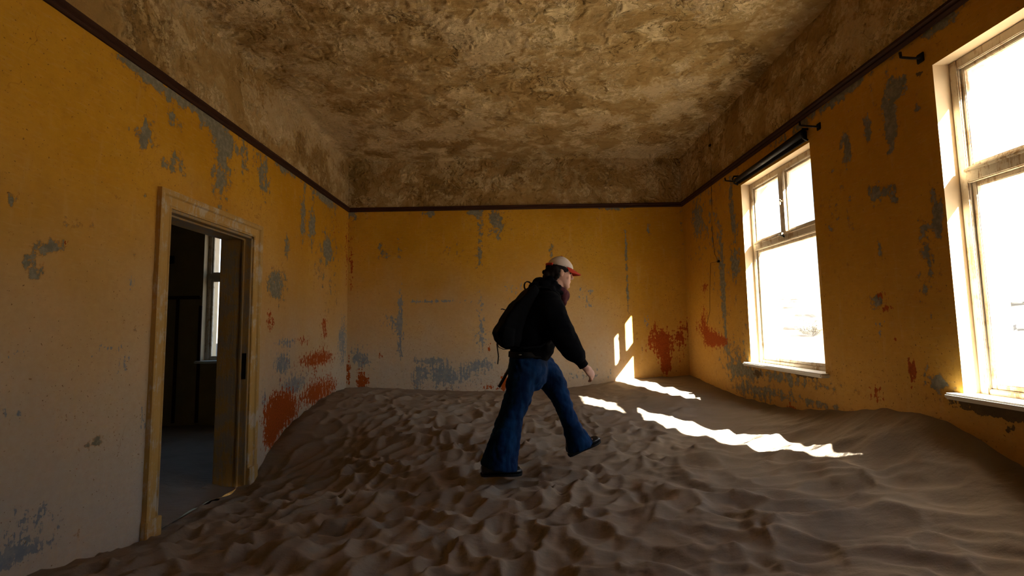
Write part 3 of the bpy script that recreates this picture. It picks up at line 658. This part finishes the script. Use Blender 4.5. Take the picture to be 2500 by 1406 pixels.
#PERSON#
# ------------------------------------------------------------------ the walker
HA = .21                                                     # heading, turned a little away from the viewer
HX = np.array([math.cos(HA), math.sin(HA), 0.]); HN = np.array([math.sin(HA), -math.cos(HA), 0.])     # forward, and towards the viewer
HM = np.array([.17, 3.60, 0.])
def B(px, py, off=0.):
    """a point of the walker's mid-plane (or a plane off metres nearer the viewer) behind that spot of the photograph"""
    d = ray(px, py); k = ((HM+HN*off)@HN)/(d@HN); p = d*k; p[2] += CZ; return Vector(p)
def mpp(px, py, off=0.): return B(px, py, off).y/F           # metres for a pixel there
VN = Vector(HN); VX = Vector(HX); VZ = Vector((0, 0, 1))
def loft(bm, st, n=20, sq=2.0):
    """st: (px, py, off, half width in px across the limb, half width in m towards the viewer)"""
    pts = [B(s[0], s[1], s[2]) for s in st]; rings = []
    for i, s in enumerate(st):
        t = pts[min(i+1, len(pts)-1)]-pts[max(i-1, 0)]; t.normalize()
        lat = (VN-t*t.dot(VN)).normalized(); acr = t.cross(lat).normalized(); hw = s[3]*mpp(*s[:3]); hl = s[4]
        r = []
        for k in range(n):
            c, q = math.cos(2*math.pi*k/n), math.sin(2*math.pi*k/n)
            c = math.copysign(abs(c)**(2/sq), c); q = math.copysign(abs(q)**(2/sq), q)
            r.append(bm.verts.new(pts[i]+acr*c*hw+lat*q*hl))
        rings.append(r)
    for a, b in zip(rings, rings[1:]):
        for k in range(n): bm.faces.new((a[k], a[(k+1) % n], b[(k+1) % n], b[k]))
    bm.faces.new(rings[0]); bm.faces.new(rings[-1])
def ell(bm, c, ax, n=14):
    """ellipsoid with axis vectors ax"""
    r = bmesh.ops.create_uvsphere(bm, u_segments=n, v_segments=n-4, radius=1)
    for v in r['verts']: v.co = c+ax[0]*v.co.x+ax[1]*v.co.y+ax[2]*v.co.z
def chain(bm, pts, rad, n=10):
    add_tube(bm, pts, rad, n)
    for p, r in ((pts[0], rad[0]), (pts[-1], rad[-1])): ell(bm, Vector(p), (Vector((r, 0, 0)), Vector((0, r, 0)), Vector((0, 0, r))), 10)
def skin_mesh(name, bm, voxel, smooth=4, fold=None):
    bmesh.ops.recalc_face_normals(bm, faces=bm.faces)
    me = bpy.data.meshes.new('raw'); bm.to_mesh(me); bm.free()
    o = bpy.data.objects.new('raw', me); C.objects.link(o)
    md = o.modifiers.new('r', 'REMESH'); md.mode = 'VOXEL'; md.voxel_size = voxel
    if smooth: sm = o.modifiers.new('s', 'SMOOTH'); sm.iterations = smooth; sm.factor = .5
    dg = bpy.context.evaluated_depsgraph_get(); out = bpy.data.meshes.new_from_object(o.evaluated_get(dg)); out.name = name
    bpy.data.objects.remove(o); bpy.data.meshes.remove(me)
    if fold:
        nr = [v.normal.copy() for v in out.vertices]
        for v, nn in zip(out.vertices, nr): v.co += nn*fold(v.co)
    out.materials.clear(); return out

# --- head frame
HP = math.radians(12); HF = (VX*math.cos(HP)-VZ*math.sin(HP)).normalized(); HU = (VX*math.sin(HP)+VZ*math.cos(HP)).normalized(); HO = B(1361, 699)
HS = 1.02
def hd(f, l, u): return HO+(HF*f+VN*l+HU*u)*HS
def head_loft(bm, sl, n=28, g=0.):
    rings = []
    for u, fr, bk, hw in sl:
        c = (fr+bk)/2; a = (fr-bk)/2+g
        rings.append([bm.verts.new(hd(c+a*math.cos(2*math.pi*k/n), (hw+g)*math.sin(2*math.pi*k/n), u)) for k in range(n)])
    for a, b in zip(rings, rings[1:]):
        for k in range(n): bm.faces.new((a[k], a[(k+1) % n], b[(k+1) % n], b[k]))
    bm.faces.new(rings[0]); bm.faces.new(rings[-1])
HEAD = [(-.004, .082, .030, .016), (.006, .090, .018, .030), (.022, .092, -.008, .043), (.040, .090, -.035, .051), (.058, .089, -.056, .057), (.078, .088, -.072, .063), (.100, .084, -.086, .068), (.118, .084, -.093, .071),
        (.136, .092, -.097, .073), (.155, .091, -.098, .074), (.178, .080, -.092, .070), (.200, .058, -.074, .057), (.214, .034, -.052, .038), (.222, .008, -.026, .018)]
def fingers(bm, wrist, kn, pn, sp):
    """hand: wrist to knuckles, pn the palm's facing, sp the spread from the little finger to the index finger"""
    h = (kn-wrist); L = h.length; h.normalize()
    ell(bm, wrist+h*L*.56, (h*L*.58, sp*.040, pn*.017)); chain(bm, [wrist-h*.03, wrist+h*.02], [.024, .026])
    for k, (s, ln) in enumerate(((-.030, .060), (-.010, .072), (.011, .078), (.031, .070))):
        a = kn+sp*s-h*.012; d = h; p = [a]
        for ang, fr in ((.45, .45), (.75, .30), (.65, .25)):
            ax = h.cross(pn); d = Matrix.Rotation(ang, 3, ax) @ d; p.append(p[-1]+d*ln*fr)
        chain(bm, p, [.0098, .0092, .0084, .0072])
    tb = wrist+h*L*.30+sp*.030+pn*.006
    d1 = (h*.75+sp*.55+pn*.25).normalized(); d2 = (h*.9+sp*.12+pn*.4).normalized()
    chain(bm, [tb, tb+d1*.036, tb+d1*.036+d2*.028, tb+d1*.036+d2*.050], [.014, .0115, .010, .0085])

# --- body: one continuous surface under the clothes
bm = bmesh.new(); head_loft(bm, HEAD)
for pts, rad in (([hd(.084, 0, .124), hd(.096, 0, .104), hd(.106, 0, .086)], [.006, .009, .0115]),):
    chain(bm, pts, rad)
ell(bm, hd(.094, 0, .078), (HF*.014, VN*.017, HU*.008)); ell(bm, hd(.087, 0, .057), (HF*.011, VN*.021, HU*.006)); ell(bm, hd(.085, 0, .045), (HF*.011, VN*.019, HU*.007))
ell(bm, hd(.083, 0, .016), (HF*.014, VN*.020, HU*.014))
for s in (-1, 1):
    ell(bm, hd(-.008, s*.072, .098), (HF*.017-HU*.004, VN*.010, HU*.031)); ell(bm, hd(.076, s*.033, .128), (HF*.012, VN*.022, HU*.006)); ell(bm, hd(.050, s*.044, .080), (HF*.020, VN*.014, HU*.020))
loft(bm, [(1330, 748, 0, 26, .09), (1342, 722, 0, 22, .062), (1353, 702, 0, 20, .055), (1362, 686, 0, 19, .052)])
loft(bm, [(1290, 905, 0, 34, .14), (1292, 865, 0, 38, .145), (1304, 815, 0, 42, .15), (1317, 775, 0, 42, .17), (1330, 745, 0, 32, .16), (1338, 728, 0, 18, .08)])
RA = [(1334, 750, .16, 22, .055), (1352, 785, .21, 17, .045), (1376, 832, .24, 14, .040), (1402, 866, .24, 12.5, .036), (1424, 892, .23, 8.5, .026), (1428, 897, .23, 8, .025)]
LA = [(1330, 750, -.17, 22, .055), (1320, 790, -.22, 17, .045), (1308, 830, -.23, 14, .040), (1296, 862, -.23, 12, .034), (1288, 888, -.22, 8.5, .026), (1286, 894, -.22, 8, .025)]
loft(bm, RA); loft(bm, LA)
RLg = [(1283, 890, .07, 30, .085), (1268, 950, .09, 27, .08), (1252, 1020, .09, 19, .058), (1243, 1050, .09, 18, .055), (1226, 1105, .09, 13, .042), (1214, 1140, .09, 11, .035), (1212, 1150, .09, 12, .036)]
LLg = [(1305, 890, -.07, 28, .08), (1345, 935, -.095, 21, .07), (1368, 972, -.095, 16, .056), (1384, 1012, -.095, 14, .052), (1398, 1045, -.095, 12, .042), (1405, 1085, -.09, 11, .035), (1406, 1095, -.09, 12, .036)]
loft(bm, RLg); loft(bm, LLg)
loft(bm, [(1190, 1148, .09, 9, .028), (1215, 1146, .09, 11, .034), (1242, 1148, .09, 7, .036), (1258, 1151, .09, 4.5, .03)]); loft(bm, [(1396, 1092, -.09, 9, .028), (1412, 1089, -.09, 11, .034), (1435, 1078, -.09, 7, .036), (1452, 1070, -.09, 4.5, .03)])
wr_, kn_ = B(1428, 896, .23), B(1442, 911, .225)
hh = (kn_-wr_).normalized(); pn_ = (-VN*.62-VX*.75+VZ*.1); pn_ = (pn_-hh*pn_.dot(hh)).normalized(); fingers(bm, wr_, wr_+hh*.088, pn_, pn_.cross(hh).normalized()*(1 if pn_.cross(hh).dot(VX) > 0 else -1))
wl_, kl_ = B(1286, 893, -.22), B(1280, 916, -.22); hl_ = (kl_-wl_).normalized(); pl_ = (VN*.9+VX*.1); pl_ = (pl_-hl_*pl_.dot(hl_)).normalized()
fingers(bm, wl_, wl_+hl_*.088, pl_, pl_.cross(hl_).normalized()*(1 if pl_.cross(hl_).dot(VX) > 0 else -1))
body = link('person', skin_mesh('person', bm, .0046, 3), M_SKIN, smooth=True)
tag(body, 'walking person in cream and red cap, black jacket and flared blue jeans with a backpack', 'person')
for s in (-1, 1):
    bm = bmesh.new(); ell(bm, hd(.069, s*.033, .112), (HF*.010, VN*.012, HU*.006), 12); link('eye', bm_mesh('eye', bm), M_EYE, body, True)

# --- jacket
def fold_j(p): return .007*mnoise.noise(Vector((p.x*9, p.y*9, p.z*14)))+.004*mnoise.noise(p*28)
bm = bmesh.new()
loft(bm, [(1288, 876, 0, 41, .165), (1289, 868, 0, 45, .175), (1297, 848, 0, 55, .20), (1303, 815, 0, 57, .205), (1313, 780, 0, 54, .21), (1326, 748, 0, 47, .205), (1338, 724, 0, 35, .16), (1347, 706, 0, 25, .095)], 24)
loft(bm, [(1338, 728, .10, 30, .07), (1342, 748, .16, 36, .085), (1360, 790, .21, 34, .085), (1378, 825, .245, 31, .08), (1396, 852, .25, 28, .075), (1409, 869, .245, 23, .065), (1415, 878, .24, 16, .05), (1418, 884, .235, 12.5, .038), (1425, 894, .232, 11.5, .036)], 18)
loft(bm, [(1336, 728, -.10, 30, .07), (1334, 748, -.16, 34, .085), (1324, 790, -.22, 31, .08), (1312, 830, -.235, 28, .075), (1300, 862, -.235, 22, .065), (1291, 882, -.225, 13, .04), (1288, 891, -.222, 11.5, .036)], 18)
ell(bm, B(1421, 861, .245), (VX*.022, VN*.03, VZ*.028))
jk = link('jacket', skin_mesh('jacket', bm, .009, 4, fold_j), M_BLACK, body, True); tag(jk, 'loose black hooded jacket')
bm = bmesh.new()                                            # folded hood behind the neck
for (x, y, o, r) in ((1318, 690, 0, .06), (1306, 702, .04, .055), (1306, 702, -.05, .055), (1328, 698, .07, .05), (1328, 698, -.07, .05), (1344, 706, .09, .04), (1344, 706, -.09, .04), (1310, 712, 0, .06), (1356, 712, .075, .033), (1356, 712, -.075, .033), (1352, 694, .072, .038), (1352, 694, -.072, .038), (1364, 700, .078, .026), (1364, 700, -.078, .026), (1340, 684, .05, .045), (1340, 684, -.05, .045), (1368, 716, .07, .028), (1368, 716, -.07, .028)):
    ell(bm, B(x, y, o), (VX*r, VN*r*1.1, VZ*r*.8))
link('hood', skin_mesh('hood', bm, .009, 4, fold_j), M_BLACK, jk, True)
for o, (a, b2) in ((.24, ((1416, 880), (1425, 893))), (-.225, ((1292, 880), (1287, 892)))):
    bm = bmesh.new(); loft(bm, [(a[0], a[1], o, 13.5, .041), ((a[0]+b2[0])/2, (a[1]+b2[1])/2, o-.003, 12.5, .039), (b2[0], b2[1], o-.006, 12.5, .038)], 16); link('cuff', bm_mesh('cuff', bm), M_BLACK, jk, True)
bm = bmesh.new()                                            # scarf round the neck
for k in range(16):
    a = 2*math.pi*k/16; f, l = math.cos(a), math.sin(a)
    ell(bm, B(1362, 712)+VX*f*.062+VN*l*.062+VZ*(.012-.030*f), (VX*.022, VN*.024, VZ*.030))
ell(bm, B(1372, 726), (VX*.040, VN*.06, VZ*.05)); ell(bm, B(1383, 722), (VX*.022, VN*.04, VZ*.045)); ell(bm, B(1378, 738), (VX*.018, VN*.035, VZ*.035))
link('scarf', skin_mesh('scarf', bm, .008, 3, fold_j), M_MAROON, body, True)

# --- jeans
def fold_d(p):
    q = Vector((p.x*7, p.y*7, p.z*3.2)); w = mnoise.noise(q); u = mnoise.noise(Vector((p.x*16+p.z*9, p.y*16, p.z*13-p.x*6)))
    return .010*w+.014*(abs(u)-.25)+.003*mnoise.noise(p*40)
bm = bmesh.new()
loft(bm, [(1290, 858, 0, 43, .160), (1290, 872, 0, 45, .170), (1291, 900, 0, 47, .178), (1290, 930, 0, 42, .175), (1292, 950, 0, 28, .12)], 22)
loft(bm, [(1286, 885, .075, 41, .098), (1276, 925, .09, 36, .105), (1266, 965, .095, 33, .105), (1248, 1012, .095, 31, .10), (1239, 1050, .095, 34, .105), (1230, 1085, .095, 38, .112), (1222, 1116, .095, 42, .118), (1218, 1136, .095, 46, .122), (1217, 1141, .095, 46, .122)], 20)
loft(bm, [(1304, 885, -.075, 40, .098), (1330, 912, -.09, 36, .105), (1352, 940, -.095, 30, .10), (1368, 972, -.095, 24, .092), (1385, 1015, -.095, 19.5, .088), (1397, 1042, -.095, 21, .094), (1408, 1070, -.095, 28, .106), (1413, 1086, -.095, 34, .112), (1415, 1091, -.095, 35, .112)], 20)
jn = link('jeans', skin_mesh('jeans', bm, .0095, 4, fold_d), M_DENIM, body, True); tag(jn, 'wide flared blue denim jeans')
bm = bmesh.new()
n = 40; rg = []
for z, g in ((857, 0), (857, .006), (870, .008), (870, 0)):
    rg.append([bm.verts.new(B(1290, z)+VX*math.cos(2*math.pi*k/n)*(46*mpp(1290, z)+g)+VN*math.sin(2*math.pi*k/n)*(.172+g)) for k in range(n)])
for a, b2 in zip(rg, rg[1:]+rg[:1]):
    for k in range(n): bm.faces.new((a[k], a[(k+1) % n], b2[(k+1) % n], b2[k]))
bl = link('belt', bm_mesh('belt', bm), M_WEB, body, True)
p = B(1270, 866, .175); bm = bmesh.new(); ell(bm, p, (VX*.013, VN*.005, VZ*.005), 10); link('belt_clip', bm_mesh('belt_clip', bm), M_BRASS, bl, True)

# --- shoes
def shoe(hx, hy_, tx, ty, off):
    h, t = B(hx, hy_, off), B(tx, ty, off); d = (t-h); L = d.length; d.normalize(); u = (VZ-d*VZ.dot(d)).normalized(); lt = VN
    prof = [(-.02, .034, .060, .02), (.02, .042, .095, .0), (.10, .044, .110, 0), (.25, .043, .120, 0), (.38, .043, .105, 0), (.52, .047, .078, 0), (.68, .051, .062, 0), (.82, .049, .064, 0), (.93, .042, .060, .0), (1.0, .024, .042, .008)]
    bm = bmesh.new(); rs_ = []
    for s, hw, ht, lo in prof:
        c = h+d*(s*L); r = []
        for k in range(18):
            a = 2*math.pi*k/18; x = math.cos(a); y = math.sin(a)
            r.append(bm.verts.new(c+lt*x*hw*(1 if y < 0 else (1-.35*y))+u*(.008+lo+(ht-.008-lo)*(.5+.5*y))))
        rs_.append(r)
    for a, b2 in zip(rs_, rs_[1:]):
        for k in range(18): bm.faces.new((a[k], a[(k+1) % 18], b2[(k+1) % 18], b2[k]))
    bm.faces.new(rs_[0]); bm.faces.new(rs_[-1])
    s_ = link('shoe', skin_mesh('shoe', bm, .005, 3), M_SHOE, body, True)
    bm = bmesh.new(); lo_, hi_ = [], []
    ol = [(-.03, .0), (-.02, .030), (.05, .041), (.25, .041), (.40, .040), (.58, .049), (.75, .053), (.88, .047), (.97, .030), (1.015, .0)]
    ring = [(s, w) for s, w in ol]+[(s, -w) for s, w in ol[-2:0:-1]]
    for s, w in ring:
        lo_.append(bm.verts.new(h+d*(s*L)+lt*w)); hi_.append(bm.verts.new(h+d*(s*L)+lt*w+u*.015))
    bm.faces.new(lo_); bm.faces.new(hi_)
    for k in range(len(ring)): bm.faces.new((lo_[k], lo_[(k+1) % len(ring)], hi_[(k+1) % len(ring)], hi_[k]))
    link('sole', bm_mesh('sole', bm), M_SOLE, s_)
    for k, s in enumerate((.40, .46, .52, .58)):
        bm = bmesh.new(); c = h+d*(s*L)+u*(.104-.012*k)
        add_tube(bm, [c-lt*.030-u*.012, c-lt*.014+u*.001, c+lt*.014+u*.001, c+lt*.030-u*.012], .004, 6); link('lace', bm_mesh('lace', bm), M_STEEL if k == 1 else M_WEB, s_, True)
shoe(1176, 1161, 1274, 1158, .095); shoe(1391, 1113, 1466, 1077, -.095)

# --- cap and hair
bm = bmesh.new(); head_loft(bm, [(.146, .096, -.104, .079), (.160, .096, -.105, .080), (.180, .086, -.100, .077), (.203, .065, -.083, .064), (.219, .042, -.060, .046), (.231, .014, -.032, .024), (.234, -.002, -.014, .008)], 32)
cp = link('cap', skin_mesh('cap', bm, .006, 4), M_CAPW, body, True); tag(cp, 'cream cotton baseball cap with red brim')
bm = bmesh.new(); top, bot = [], []; N_ = 20
for j in range(5):
    s = j/4
    rt, rb = [], []
    for k in range(N_+1):
        a = -1.25+2.5*k/N_; r0f, r0l = .094, .079; ext = .072*s*(math.cos(a*1.05)**.8 if math.cos(a*1.05) > 0 else 0)
        f = r0f*math.cos(a)+ext; l = r0l*math.sin(a); dz = -.30*(ext)-4.2*l*l*s
        rt.append(bm.verts.new(hd(f, l, .150+dz))); rb.append(bm.verts.new(hd(f, l, .142+dz)))
    top.append(rt); bot.append(rb)
for A, fl in ((top, 1), (bot, -1)):
    for a, b2 in zip(A, A[1:]):
        for k in range(N_): bm.faces.new((a[k], a[k+1], b2[k+1], b2[k]))
for A, B2 in ((top[-1], bot[-1]), (top[0], bot[0])):
    for k in range(N_): bm.faces.new((A[k], A[k+1], B2[k+1], B2[k]))
bmesh.ops.remove_doubles(bm, verts=bm.verts, dist=.0004)
link('brim', bm_mesh('brim', bm), M_RED, cp, True)
bm = bmesh.new(); ell(bm, hd(-.008, 0, .236), (HF*.008, VN*.008, HU*.005), 10); link('button', bm_mesh('button', bm), M_RED, cp, True)
bm = bmesh.new(); add_tube(bm, [hd(-.085, .055, .150), hd(-.108, .028, .150), hd(-.114, 0, .150), hd(-.108, -.028, .150), hd(-.085, -.055, .150)], .010, 8); link('back_strap', bm_mesh('back_strap', bm), M_RED, cp, True)
rh = random.Random(3); bm = bmesh.new()
head_loft(bm, [(.035, -.010, -.075, .060), (.06, -.012, -.088, .068), (.10, -.022, -.100, .076), (.120, .012, -.105, .0765), (.134, .060, -.105, .0775), (.152, .080, -.104, .078)], 24)
for k in range(16): ell(bm, hd(-.098-rh.uniform(0, .016), rh.uniform(-.05, .05), .105-rh.uniform(0, .10)), (VX*.020, VN*.018, VZ*.022), 8)
for k in range(130):
    a = rh.uniform(math.radians(98), math.radians(262)); u = rh.uniform(-.02, .148); r = rh.uniform(.009, .019); q = .088 if u > .05 else .078
    ell(bm, hd(-.012+q*1.05*math.cos(a), q*.88*math.sin(a), u), (VX*r, VN*r, VZ*r*1.3), 8)
for s in (-1, 1):
    for k in range(16): q_ = rh.uniform(0, 1); ell(bm, hd(-.01+.06*q_, s*(.074-.016*q_*q_), .136-.030*rh.uniform(0, 1)*(1-abs(q_-.5))), (VX*.010, VN*.006, VZ*.011), 8)
link('hair', skin_mesh('hair', bm, .006, 1), M_HAIR, body, True)

# ------------------------------------------------------------------ backpack
pk = empty('backpack', B(1245, 850)); tag(pk, 'full black backpack on the back of the walking person', 'backpack')
def pk_link(name, me, mat, parent=None, smooth=True):
    me.transform(Matrix.Translation(-pk.location)); return link(name, me, mat, parent or pk, smooth)
OUT = [(1300, 694), (1284, 706), (1268, 724), (1252, 739), (1234, 762), (1222, 784), (1207, 806), (1205, 814), (1212, 834), (1222, 846), (1238, 853), (1256, 852), (1266, 835), (1270, 800), (1282, 765), (1300, 728), (1310, 708)]
bm = bmesh.new(); rgs = []
for o, sc in ((-.150, .80), (-.135, .95), (0, 1.0), (.135, .95), (.150, .80)):
    cx = sum(p_[0] for p_ in OUT)/len(OUT); cy_ = sum(p_[1] for p_ in OUT)/len(OUT)
    rgs.append([bm.verts.new(B(cx+(x-cx)*sc, cy_+(y-cy_)*sc, 0)+VN*o) for x, y in OUT])
for a, b2 in zip(rgs, rgs[1:]):
    for k in range(len(OUT)): bm.faces.new((a[k], a[(k+1) % len(OUT)], b2[(k+1) % len(OUT)], b2[k]))
bm.faces.new(rgs[0]); bm.faces.new(rgs[-1])
pb = pk_link('main_compartment', skin_mesh('main_compartment', bm, .010, 1, fold_j), M_PACK)
bm = bmesh.new(); loft(bm, [(1240, 775, 0, 7, .09), (1221, 806, 0, 13, .11), (1227, 830, 0, 12, .11), (1238, 846, 0, 7, .09)], 16, 3.0); fp = pk_link('front_pocket', skin_mesh('front_pocket', bm, .009, 3), M_PACK)
bm = bmesh.new(); loft(bm, [(1244, 800, .135, 16, .03), (1238, 825, .14, 18, .035), (1240, 846, .135, 16, .03)], 14, 3.0); pk_link('side_pocket', skin_mesh('side_pocket', bm, .009, 3), M_PACK)
def strap(name, pts, w_, th=.003, parent=None, mat=None):
    bm = bmesh.new(); rs_ = []
    for i, p_ in enumerate(pts):
        t = (pts[min(i+1, len(pts)-1)]-pts[max(i-1, 0)]).normalized(); lt = (VN-t*t.dot(VN)).normalized(); q = t.cross(lt)
        rs_.append([bm.verts.new(p_+lt*w_*a+q*th*b_) for a, b_ in ((-1, -1), (1, -1), (1, 1), (-1, 1))])
    for a, b2 in zip(rs_, rs_[1:]):
        for k in range(4): bm.faces.new((a[k], a[(k+1) % 4], b2[(k+1) % 4], b2[k]))
    bm.faces.new(rs_[0]); bm.faces.new(rs_[-1]); return pk_link(name, bm_mesh(name, bm), mat or M_WEB, parent, False)
strap('grab_handle', [B(1300, 699), B(1296, 692), B(1291, 688), B(1286, 687.5), B(1282, 690), B(1280, 695), B(1280, 701), B(1283, 708), B(1288, 714)], .012, .004)
for s in (.105, -.105):
    strap('shoulder_strap', [B(1300, 708, s), B(1318, 700, s), B(1340, 703, s*1.05), B(1362, 722, s*1.1), B(1372, 750, s*1.2), B(1368, 785, s*1.4), B(1352, 820, s*1.75), B(1318, 846, s*2.0), B(1280, 850, s*1.8), B(1258, 846, s*1.2)], .028, .006, mat=M_PACK)
d1 = strap('dangling_strap', [B(1213, 838, .05), B(1215, 855, .05), B(1217, 870, .05), B(1215, 889, .05)], .006, .0035)
d2 = strap('dangling_strap', [B(1213, 838, .04), B(1218, 848, .04), B(1230, 853, .04), B(1242, 852, .04)], .006, .0025)
strap('compression_strap', [B(1248, 858, -.10), B(1247, 880, -.12), B(1243, 900, -.13), B(1231, 922, -.13), B(1218, 945, -.13)], .018, .008)
strap('side_strap', [B(1232, 756, .10), B(1226, 754, .11), B(1223, 755, .11)], .010, .003)
